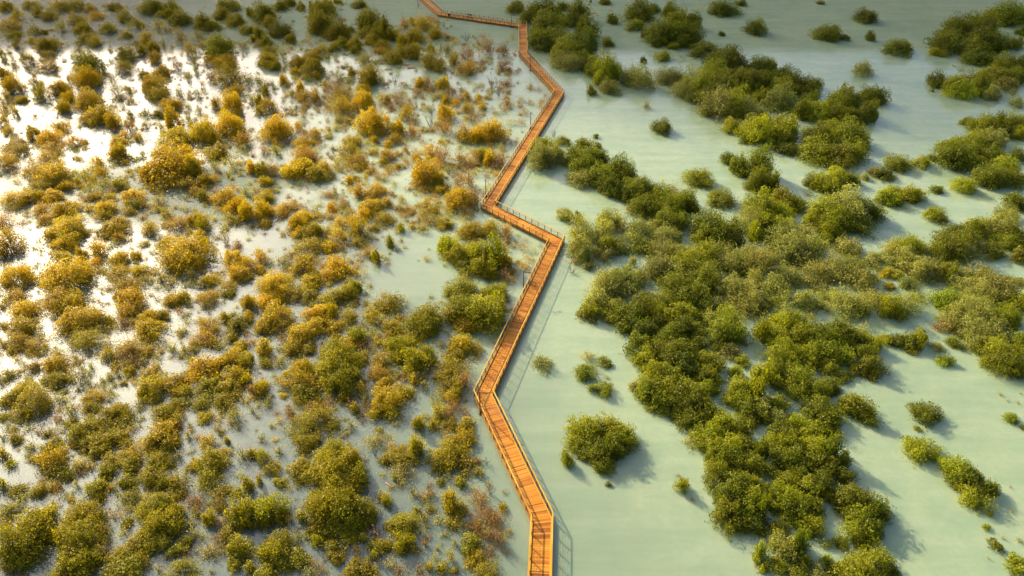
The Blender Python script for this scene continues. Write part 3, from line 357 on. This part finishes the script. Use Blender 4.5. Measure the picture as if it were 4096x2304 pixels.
pm = MB(); pm.tube([(0, 0, -1.2), (0, 0, DECK - 0.23)], 0.11, 8)
pile_mesh = pm.mesh('pile', M_PILE)
for i in range(len(seg)):
    a, b = seg[i]; L = (b - a).length; k = max(2, round(L / 6.5))
    for j in range(k):
        for s in (-1, 1):
            c = a.lerp(b, (j + 0.5) / k) + perp(sdir[i]) * s * (H2 - 0.06)
            o = link('pile', pile_mesh, walk); o.location = (c.x, c.y, 0)
pm = MB(); pm.box((0, 0, (RAILZ - 0.06 - 0.16) / 2 + 0.08), (0.045, 0, 0), (0, 0.045, 0), (0, 0, (RAILZ - 0.06 - 0.16) / 2))
pm.box((0, 0, DECK + 0.02), (0.05, 0, 0), (0, 0.05, 0), (0, 0, 0.012))
post_mesh = pm.mesh('rail_post', M_POST)
allposts.sort(key=lambda p: p.length)
vis = [p for p in allposts if p.y > 44.5]
for p in vis[:100]:
    o = link('rail_post', post_mesh, walk); o.location = (p.x, p.y, 0)
rest = MB()
for p in vis[100:]:
    rest.box((p.x, p.y, 0.8), (0.045, 0, 0), (0, 0.045, 0), (0, 0, 0.69))
tag(rest.build('rail_posts', M_POST, walk), kind='stuff')

def walk_near(p):      # distance to the boardwalk's centre line, side (+1 left of the walk as photographed), nearest point
    best = None
    for i, (a, b) in enumerate(seg):
        ab = b - a; t = max(0, min(1, (p - a).dot(ab) / ab.length_squared)); q = a + ab * t
        dd = (p - q).length
        if best is None or dd < best[0]: best = (dd, perp(sdir[i]).dot(p - q), q)
    return best

# ------------------------------------------------------------------ lamp posts
def lamp(px, py, label, h=3.75, capped=False, ang=0.0):
    base = ground(px, py, 0.0)
    r = link('lamp_post', None); r.location = base; r.rotation_euler = (0, 0, ang)
    tag(r, label, 'lamp post', 'lamp posts along the boardwalk')
    mb = MB(); mb.tube([(0, 0, -0.8), (0, 0, 1.2), (0, 0, h)], [0.085, 0.08, 0.065], 8); mb.tube([(0, 0, h), (0, 0, h + 0.06), (0, 0, h + 0.14)], [0.09, 0.09, 0.05], 8)
    mb.build('pole', M_RUST, r, True)
    mb = MB(); mb.tube([(-0.32, 0, h - 0.22), (1.05, 0, h - 0.30)], [0.035, 0.035], 6); mb.build('arm', M_RUST, r, True)
    mb = MB(); mb.box((0.92, 0, h - 0.27), (0.26, 0, 0), (0, 0.10, 0), (0, 0, 0.04)); mb.box((0.92, 0, h - 0.325), (0.20, 0, 0), (0, 0.07, 0), (0, 0, 0.013), 0.9)
    mb.build('lamp_head', M_CAP if capped else M_RUST, r)
    mb = MB(); mb.box((0.12, 0, 0.36), (0.14, 0, 0), (0, 0.12, 0), (0, 0, 0.05)); mb.box((0, 0, 0.05), (0.15, 0, 0), (0, 0.15, 0), (0, 0, 0.14)); mb.build('bracket', M_RUST, r)
    if capped:
        mb = MB(); mb.tube([(0, 0, h + 0.1), (0, 0, h + 0.2), (0, 0, h + 0.30), (0, 0, h + 0.34)], [0.10, 0.13, 0.10, 0.03], 8); mb.build('cap', M_CAP, r, True)
    return r
lamp(1921, 1655, 'rusty lamp post standing at the nearest sharp bend of the boardwalk', ang=R(14))
lamp(2094, 1163, 'brown lamp post halfway along the long middle stretch with round sagging rope shadows', ang=R(2))
lamp(1944, 790, 'pale capped lamp post beside the hairpin bend reaching farthest into the golden marsh', capped=True, ang=R(-14))
lamp(2122, 516, 'pale capped lamp post beside brown rusty shrubs on the upper slanting stretch', capped=True, ang=R(-8))
lamp(2121, 284, 'dark lamp post on the stretch slanting down right just past the far bend', ang=R(20))
lamp(2045, 110, 'dark lamp post near the far corner where the boardwalk turns towards us', ang=R(30))
lamp(1673, 28, 'dark lamp post farthest away at the top edge of the photo', ang=R(30))

# bench and bin on the far stretch
far_d = sdir[1]; fang = math.atan2(far_d.y, far_d.x)
bp = ground(1878, 70, DECK); r = link('bench', None); r.location = bp; r.rotation_euler = (0, 0, fang)
tag(r, 'dark red timber bench on the far stretch of the boardwalk', 'bench')
mb = MB()
for k in range(4): mb.box((0, -0.2 + k * 0.13, 0.45), (0.85, 0, 0), (0, 0.055, 0), (0, 0, 0.025))
mb.build('seat', M_RUST, r)
mb = MB()
for k in range(3): mb.box((0, 0.28 + 0.03 * k, 0.60 + k * 0.14), (0.85, 0, 0), (0, 0.02, 0), (0, 0, 0.055))
mb.build('backrest', M_RUST, r)
for sx in (-0.7, 0.7):
    mb = MB(); mb.box((sx, -0.2, 0.215), (0.04, 0, 0), (0, 0.04, 0), (0, 0, 0.215)); mb.box((sx, 0.25, 0.45), (0.04, 0, 0), (0, 0.03, 0), (0, 0, 0.45)); mb.build('leg', M_POST, r)
bp = ground(1797, 64, DECK); r = link('litter_bin', None); r.location = bp; r.rotation_euler = (0, 0, fang)
tag(r, 'small red brown litter bin with a pale lid on the far stretch', 'litter bin')
mb = MB()
for sx, sy, ax, ay in ((-0.26, 0, 0.03, 0.29), (0.26, 0, 0.03, 0.29), (0, -0.26, 0.23, 0.03), (0, 0.26, 0.23, 0.03)): mb.box((sx, sy, 0.45), (ax, 0, 0), (0, ay, 0), (0, 0, 0.43))
mb.box((0, 0, 0.05), (0.23, 0, 0), (0, 0.23, 0), (0, 0, 0.04)); mb.build('body', M_RUST, r)
mb = MB(); mb.hexa([(-0.34, -0.34, 0.9), (0.34, -0.34, 0.9), (0.34, 0.34, 0.9), (-0.34, 0.34, 0.9), (-0.2, -0.2, 1.02), (0.2, -0.2, 1.02), (0.2, 0.2, 1.02), (-0.2, 0.2, 1.02)]); mb.build('lid', M_CAP, r)

# floating timber
def tpx(tx, ty, x, y): return tx * 1024 + x * 3.9752, ty * 576 + y * 3.9752
p = ground(*tpx(1, 3, 134, 53.7)); mb = MB()
mb.tube([(-0.62, 0, 0.02), (-0.2, 0.02, 0.05), (0.25, -0.01, 0.05), (0.66, 0.02, 0.03)], [0.05, 0.07, 0.07, 0.045], 7, 0.8)
o = mb.build('floating_log', M_DRIFT, None, True); o.location = p; o.rotation_euler = (0, 0, R(-38)); tag(o, 'short pale stick floating alone in the dark water of the near left marsh', 'driftwood')
for (x, y, ang, lab) in ((86.5, 50, 8, 'broken timber pallet afloat under dark bushes, the farthest of the drifting pallets'),
                         (133, 69.6, 10, 'split pallet of grey boards floating below a grey green bush'),
                         (150.5, 65, -12, 'rounded heap of pale drifting boards left of another pallet under a golden bush'),
                         (156, 68, 4, 'flat orange timber pallet floating at the foot of a golden round bush')):
    p = ground(*tpx(1, 0, x, y)); mb = MB()
    for k in range(5): mb.box((0, -0.5 + k * 0.25, 0.10 + 0.01 * (k % 2)), (1.0 - 0.12 * (k % 3), 0.06, 0), (-0.006, 0.1, 0), (0, 0, 0.02), rng.uniform(0.3, 1))
    for k in (-0.7, 0.0, 0.7): mb.box((k, 0, 0.045), (0.06, 0, 0), (0, 0.6, 0), (0, 0, 0.04), 0.3)
    o = mb.build('floating_pallet', M_DRIFT); o.location = p; o.rotation_euler = (0, 0, R(ang)); tag(o, lab, 'pallet', 'timber pallets adrift in the far marsh')

# ------------------------------------------------------------------ shrubs: unit crowns (radius 1, height 1), scaled per shrub
def leaf_cloud(nleaf, nblob, leaf, blob_r, seed, droop=0.0, ragged=0.18, twiggy=False):
    g = np.random.default_rng(seed)
    # sub-crowns over a dome
    cen = []
    for k in range(nblob):
        th = g.uniform(0, 2 * math.pi); u = (k + 0.5) / nblob
        el = math.asin(min(1, 0.02 + 0.98 * u ** 0.9)); rad = (1 - blob_r) * g.uniform(0.55, 1.12)
        cen.append((rad * math.cos(el) * math.cos(th + k * 2.4), rad * math.cos(el) * math.sin(th + k * 2.4), max(0.08, rad * math.sin(el) * g.uniform(0.82, 1.06))))
    cen = np.array(cen); br = blob_r * g.uniform(0.7, 1.25, nblob); bt = g.normal(0, 0.13, nblob)
    which = g.choice(nblob, nleaf, p=br ** 2 / np.sum(br ** 2))
    d = g.normal(size=(nleaf, 3)); d[:, 2] += 0.45; d /= np.linalg.norm(d, axis=1)[:, None]
    rr = br[which] * (1 - ragged * 1.6 * g.random(nleaf) ** 1.6 + ragged * g.random(nleaf) ** 3 * 1.4)
    pos = cen[which] + d * rr[:, None] * np.array([1, 1, 0.9])
    ns = nblob * 4; sd = g.normal(size=(ns, 3)); sd[:, 2] = np.abs(sd[:, 2]) * 0.8 + 0.05; sd /= np.linalg.norm(sd, axis=1)[:, None]
    slen = g.uniform(0.85, 1.0 + ragged * 0.9, ns); sp = g.random(nleaf) < 0.22 + ragged * 0.3; ws = g.integers(0, ns, nleaf)
    tt = g.uniform(0.45, 1.0, nleaf)[:, None]
    pos = np.where(sp[:, None], sd[ws] * slen[ws][:, None] * tt + g.normal(0, 0.5, (nleaf, 3)) * blob_r * 0.30 * (1.15 - tt) + np.array([0, 0, -0.05]) * tt ** 2, pos)
    inner = g.random(nleaf) < 0.12; pos[inner] *= g.uniform(0.5, 0.9, inner.sum())[:, None]
    pos[:, 2] = np.where(pos[:, 2] < 0.015, np.abs(pos[:, 2]) * 0.6 + 0.015, pos[:, 2])
    ta = np.arctan2(pos[:, 1], pos[:, 0]); q = g.uniform(0, 6.28, 6)
    mod = 1 + 0.13 * np.sin(ta + q[0]) + 0.13 * np.sin(2 * ta + q[1]) + 0.10 * np.sin(3 * ta + q[2]) + 0.07 * np.sin(5 * ta + q[3])
    pos[:, 0] *= mod; pos[:, 1] *= mod; pos[:, 2] *= 1 + 0.14 * np.sin(ta + q[4]) + 0.08 * np.sin(3 * ta + q[5])
    out = pos / (np.linalg.norm(pos, axis=1)[:, None] + 1e-6)
    nrm = d * 0.55 + out * 0.35 + g.normal(0, 0.55, (nleaf, 3)); nrm[:, 2] += 0.15
    nrm /= np.linalg.norm(nrm, axis=1)[:, None]
    t = np.cross(nrm, g.normal(size=(nleaf, 3))); t /= np.linalg.norm(t, axis=1)[:, None]; b = np.cross(nrm, t)
    ln = leaf * g.uniform(0.65, 1.35, nleaf)[:, None]; wd = ln * g.uniform(0.42, 0.68, nleaf)[:, None]
    V = np.stack([pos - t * ln, pos - b * wd + nrm * wd * 0.25, pos + t * ln, pos + b * wd + nrm * wd * 0.25], 1)
    V[:, :, 2] = np.maximum(V[:, :, 2], 0.004)
    tint = np.clip(0.47 + bt[which] + g.normal(0, 0.24, nleaf) + 0.05 * (d[:, 2]), 0, 0.92)
    tint = np.where(g.random(nleaf) < 0.03, 1.0, tint)
    return V.reshape(-1, 3), tint

def leaf_mesh(name, V, tint, colr=None):
    n = len(tint); m = bpy.data.meshes.new(name)
    m.vertices.add(4 * n); m.vertices.foreach_set('co', V.astype(np.float32).ravel())
    m.loops.add(4 * n); m.loops.foreach_set('vertex_index', np.arange(4 * n, dtype=np.int32))
    m.polygons.add(n); m.polygons.foreach_set('loop_start', np.arange(0, 4 * n, 4, dtype=np.int32))
    m.update(calc_edges=True)
    m.attributes.new('tint', 'FLOAT', 'FACE').data.foreach_set('value', tint.astype(np.float32))
    c = np.ones((n, 3), np.float32) if colr is None else colr.astype(np.float32)
    m.attributes.new('leafcol', 'FLOAT_VECTOR', 'FACE').data.foreach_set('vector', c.ravel())
    m.materials.append(M_LEAF)
    return m

def stems(seed, nst, twigs, rad, spread=0.8, hgt=0.8):
    rd = random.Random(seed); mb = MB()
    def grow(p, d, ln, r, lev):
        pts = [p]; q = Vector(p)
        for k in range(3):
            d = (d + Vector((rd.gauss(0, 0.16), rd.gauss(0, 0.16), rd.gauss(0.04, 0.1)))).normalized(); q = q + d * ln / 3; pts.append(q.copy())
        mb.tube(pts, [r, r * 0.85, r * 0.68, r * 0.45], 4 if lev == 0 else 3, rd.uniform(0.1, 0.9), cap=False)
        if lev < twigs:
            for k in range(3 if lev else 3):
                nd = (d + Vector((rd.gauss(0, 0.55), rd.gauss(0, 0.55), rd.gauss(0.12, 0.4)))).normalized()
                grow(pts[1 + k % 3], nd, ln * rd.uniform(0.5, 0.75), r * 0.5, lev + 1)
    for k in range(nst):
        th = 2 * math.pi * (k + rd.uniform(-0.3, 0.3)) / nst; s = rd.uniform(0.35, 1.0) * spread
        grow(Vector((0.08 * math.cos(th), 0.08 * math.sin(th), -0.05)), Vector((s * math.cos(th), s * math.sin(th), hgt)).normalized(), rd.uniform(0.5, 0.72), rad, 0)
    m = mb.mesh('trunk', M_BARK); m.name = 'trunk'
    return m

#            leaves blobs leaf  blob_r
CLS = {'S': (520, 9, 0.112, 0.40), 'M': (1900, 20, 0.064, 0.31), 'L': (4600, 38, 0.042, 0.25), 'X': (9500, 64, 0.030, 0.205)}
DENSE, SPARSE, LIGHT = {}, {}, {}
for c, (nl, nb, lf, br) in CLS.items():
    DENSE[c] = [leaf_cloud(nl, nb, lf, br, 100 + 7 * k + ord(c)) for k in range(5)]
    LIGHT[c] = [leaf_cloud(int(nl * 0.62), nb, lf * 0.95, br * 0.95, 300 + 7 * k + ord(c), ragged=0.42) for k in range(4)]
    SPARSE[c] = [leaf_cloud(int(nl * 0.42), nb, lf * 0.8, br * 1.0, 500 + 7 * k + ord(c), ragged=0.75) for k in range(4)]
MESH = {}
def crown_mesh(fam, c, k):
    key = (fam, c, k)
    if key not in MESH:
        V, t = {'d': DENSE, 'l': LIGHT, 's': SPARSE}[fam][c][k]; MESH[key] = leaf_mesh('crown', V, t)
    return MESH[key]
TRUNK = {c: [stems(40 + k, 7, 1, {'S': 0.05, 'M': 0.035, 'L': 0.028, 'X': 0.022}[c]) for k in range(3)] for c in 'SMLX'}
TWIG = {c: [stems(80 + k, {'S': 6, 'M': 8, 'L': 10, 'X': 11}[c], 2, {'S': 0.034, 'M': 0.022, 'L': 0.016, 'X': 0.012}[c], 0.9, 0.9) for k in range(4)] for c in 'SMLX'}

# ------------------------------------------------------------------ read the shrubs
PAL = LEAF_PALETTE
shr = []
for (tx, ty), txt in TILES.items():
    for e in txt.split(','):
        x, y, w, h, k = e.split(); px, py = tpx(tx, ty, float(x), float(y))
        if tx > 1 and k in 'oa': k = 'p'
        shr.append([px, py, float(w) * 3.9752, float(h) * 3.9752, k])
boxes = np.array([s[:4] for s in shr])
items = []
for i, (px, py, w, h, k) in enumerate(shr):
    dep, dl = depth_at(px, py + h * 0.2)
    r = 0.5 * w * dep / FPX * (1.12 if k in 'oyasrt' or px < 2000 else 1.24)
    sd, cd = math.sin(dl), math.cos(dl)
    hp = h * dep / FPX
    q = max(hp - r * sd, 0.0) ** 2 - (r * sd) ** 2
    Hh = math.sqrt(q) / cd if q > 0 else 0.0
    Hh = min(max(Hh, 0.75 * r, 0.35), 1.9 * r + 0.3)
    # is its foot hidden by a shrub standing in front of it?
    fx, fy = px, py + h * 0.5
    cov = np.sum((np.abs(boxes[:, 0] - fx) < boxes[:, 2] * 0.5) & (np.abs(boxes[:, 1] - fy) < boxes[:, 3] * 0.5) & (boxes[:, 1] > py + 2))
    top = py - h * 0.5
    if cov and k in 'gblp': r *= 1.3 if k == 'p' else 1.2
    if cov and k in 'gblp': Hh = min(Hh * 1.5 + 0.5, 6.5)
    elif cov: Hh *= 1.12
    up = math.sqrt((r * sd) ** 2 + (Hh * cd) ** 2) * FPX / dep
    base = ground(px, top + up)
    p2 = base.to_2d(); dd, sd2, qn = walk_near(p2)
    need = H2 + 0.15 + 0.78 * r
    if dd < need and dd > 1e-3: p2 = qn + (p2 - qn).normalized() * need
    items.append(dict(px=px, py=py, w=w, h=h, k=k, r=r, H=Hh, p=p2, side=1 if sd2 > 0 else -1, dist=dd, area=w * h, cov=cov))

KIND = {'g': 'green', 'b': 'green', 'l': 'green', 'p': 'green', 'o': 'golden', 'y': 'golden', 'a': 'golden', 's': 'sparse', 'r': 'sparse', 't': 'sparse'}
WORD = {'g': 'dark green', 'b': 'olive green', 'l': 'bright yellow green', 'p': 'dull grey green', 'o': 'brownish gold', 'y': 'bright golden',
        'a': 'amber brown', 's': 'thin pale olive', 'r': 'rusty brown', 't': 'bare twiggy grey'}
NAME = {'green': 'green_mangrove', 'golden': 'golden_mangrove', 'sparse': 'twiggy_shrub'}
GROUP = {'green': 'green mangroves standing in the water', 'golden': 'golden mangroves in the flooded marsh', 'sparse': 'thin twiggy shrubs among the mangroves'}
SIZE = lambda r: 'tiny' if r < 0.75 else 'small' if r < 1.3 else 'middling' if r < 2.1 else 'large' if r < 3.2 else 'huge'
seen_labels = {}
def label_for(it):
    cx, cy = it['px'] / 40.96, it['py'] / 23.04
    side = 'left' if it['side'] < 0 else 'right'
    ov = np.sum((np.abs(boxes[:, 0] - it['px']) < (boxes[:, 2] + it['w']) * 0.56) & (np.abs(boxes[:, 1] - it['py']) < (boxes[:, 3] + it['h']) * 0.56))
    noun = 'shrub' if KIND[it['k']] == 'sparse' else 'mangrove'
    for f in ('%d', '%.1f', '%.2f'):
        lab = '%s %s %s %s of boardwalk, %s percent across, %s percent down the photo' % (SIZE(it['r']) + (' lone' if ov <= 1 and len(WORD[it['k']].split()) < 3 else ''), WORD[it['k']], noun, side, f % cx, f % cy)
        if lab not in seen_labels: break
    seen_labels[lab] = 1
    return lab

def colour(k, x=None, y=0):
    c = np.array(PAL[k]); j = rng.normal(0, 1, 3)
    if x is not None and k in 'gb': w = min(1, max(0, (2150 - x) / 500)) * 0.5; c = c * (1 - w) + np.array(PAL['o']) * w
    if x is not None and x > 2200 and k in 'oya': c = np.array((0.50, 0.44, 0.02))
    if y > 1200 and k in 'oya': w = min(1, (y - 1200) / 700) * 0.55; c = c * (1 - w) + np.array((0.34, 0.32, 0.022)) * w
    c = c * (1 + 0.10 * j[0]); c[0] *= 1 + 0.03 * j[1]; c[1] *= 1 - 0.012 * j[1]
    return np.clip(c, 0.004, 0.9)

def place(it):
    k = it['k']; r, Hh = it['r'], it['H']
    c = 'S' if r < 0.95 else 'M' if r < 1.75 else 'L' if r < 2.9 else 'X'
    fam = 's' if k in 'srt' else 'l' if k in 'a' or (k in 'op' and rng.random() < 0.5) else 'd'
    vk = int(rng.integers(0, 5 if fam == 'd' else 4))
    return c, fam, vk, rng.uniform(0, 2 * math.pi), (r * rng.uniform(0.88, 1.12), r * rng.uniform(0.88, 1.12), Hh * rng.uniform(0.92, 1.1)), colour(k, it['px'], it['py'])

for kind in ('green', 'golden', 'sparse'):
    lst = sorted([it for it in items if KIND[it['k']] == kind], key=lambda t: -t['area'] * (0.35 if t['cov'] > 1 else 0.7 if t['cov'] else 1.0))
    # the largest in the photograph are things of their own
    for it in lst[:300]:
        c, fam, vk, rz, sc, cl = place(it)
        root = link(NAME[kind], None); root.location = (it['p'].x, it['p'].y, 0); root.rotation_euler = (0, 0, rz); root.scale = sc
        tag(root, label_for(it), 'shrub' if kind == 'sparse' else 'mangrove', GROUP[kind])
        if it['k'] != 't':
            o = link('crown', crown_mesh(fam, c, vk), root); o.color = (*cl, 1)
        tm = (TWIG if kind == 'sparse' else TRUNK)[c]
        o = link('branches' if kind == 'sparse' else 'trunk', tm[int(rng.integers(0, len(tm)))], root)
        bc = {'r': (1.5, 0.95, 0.75), 't': (1.25, 1.1, 1.0), 's': (1.1, 1.05, 0.95)}.get(it['k'], (1, 1, 1)); o.color = (*bc, 1)
    # the rest of the kind is one mass of foliage
    VV, TT, CC = [], [], []
    for it in lst[300:]:
        c, fam, vk, rz, sc, cl = place(it)
        V, t = {'d': DENSE, 'l': LIGHT, 's': SPARSE}[fam][c][vk]
        ca, sa = math.cos(rz), math.sin(rz); X = V * np.array(sc)
        Q = np.stack([X[:, 0] * ca - X[:, 1] * sa + it['p'].x, X[:, 0] * sa + X[:, 1] * ca + it['p'].y, X[:, 2]], 1)
        VV.append(Q); TT.append(t); CC.append(np.repeat(cl[None], len(t), 0))
    if kind == 'sparse':       # thin shoots coming up round the feet of the marsh bushes
        for it in items:
            if it['side'] > 0: continue
            near = min(1.0, max(0.0, (it['py'] - 1100) / 700))        # open water shows between the nearer bushes
            for q in range(int((1 - 0.8 * near) * (rng.integers(5, 12) if it['k'] in 'rt' else rng.integers(3, 7)) + rng.random())):
                a, dd = rng.uniform(0, 6.28), it['r'] * rng.uniform(0.9, 2.1) + 0.4
                pp = it['p'] + Vector((math.cos(a), math.sin(a))) * dd
                if walk_near(pp)[0] < H2 + 0.7: continue
                k2 = 'rrsra'[int(rng.integers(0, 5))] if it['k'] in 'rt' else 'ssars'[int(rng.integers(0, 5))]; rr = rng.uniform(0.25, 1.05)
                V, t = SPARSE['S'][int(rng.integers(0, 4))] ; rz = rng.uniform(0, 6.28)
                X = V * np.array((rr, rr, rr * rng.uniform(0.7, 1.3))); ca, sa = math.cos(rz), math.sin(rz)
                VV.append(np.stack([X[:, 0] * ca - X[:, 1] * sa + pp.x, X[:, 0] * sa + X[:, 1] * ca + pp.y, X[:, 2]], 1)); TT.append(t); CC.append(np.repeat(colour(k2)[None], len(t), 0))
    if kind == 'sparse':       # wispy brown growth crowding the left of the walk round the far bends
        for q in range(620):
            px, py = rng.uniform(1150, 2260), 150 + 950 * rng.random() ** 1.3
            if 1500 < px < 1830 and py > 960: continue
            pp = ground(px, py).to_2d(); nd = walk_near(pp)
            if nd[1] > 0 or nd[0] < H2 + 0.9 or (py < 330 and px > 1780 and nd[0] < 14 and rng.random() < 0.75): continue
            k2 = 'rrsatrr'[int(rng.integers(0, 7))]; k2 = 's' if k2 == 't' else k2; rr = rng.uniform(0.5, 1.5); c2 = 'S' if rr < 0.95 else 'M'
            V, t = SPARSE[c2][int(rng.integers(0, 4))]; rz = rng.uniform(0, 6.28)
            X = V * np.array((rr, rr, rr * rng.uniform(0.8, 1.4))); ca, sa = math.cos(rz), math.sin(rz)
            keep = rng.random(len(t)) < 0.62; X = X.reshape(-1, 4, 3)[keep].reshape(-1, 3); t = t[keep]
            VV.append(np.stack([X[:, 0] * ca - X[:, 1] * sa + pp.x, X[:, 0] * sa + X[:, 1] * ca + pp.y, X[:, 2]], 1)); TT.append(t); CC.append(np.repeat(colour(k2)[None], len(t), 0))
    if VV:
        o = link('low_' + NAME[kind] + '_growth', leaf_mesh('low_growth', np.concatenate(VV), np.concatenate(TT), np.concatenate(CC)))
        tag(o, {'green': 'smaller green mangrove growth filling the thickets between the larger crowns', 'golden': 'smaller golden mangrove growth filling in between the larger bushes of the marsh',
                'sparse': 'thin low shoots scattered between the shrubs of the marsh'}[kind], kind='stuff')
print('shrubs', len(items), 'len of walk', sum((b - a).length for a, b in seg), 'posts', len(vis))

if HAZE:
    hz = MB(); hz.box((0, 120, 36.5), (420, 0, 0), (0, 420, 0), (0, 0, 38.5))
    m = bpy.data.materials.new('haze'); m.use_nodes = True; n = m.node_tree.nodes; l = m.node_tree.links; n.remove(n['Principled BSDF'])
    v = n.new('ShaderNodeVolumePrincipled'); v.inputs['Color'].default_value = (0.97, 0.95, 0.92, 1); v.inputs['Density'].default_value = HAZE[0]; v.inputs['Anisotropy'].default_value = HAZE[1]
    l.new(v.outputs[0], n['Material Output'].inputs['Volume'])
    tag(hz.build('haze', m), 'thin warm morning haze over the flooded mangroves', kind='stuff')
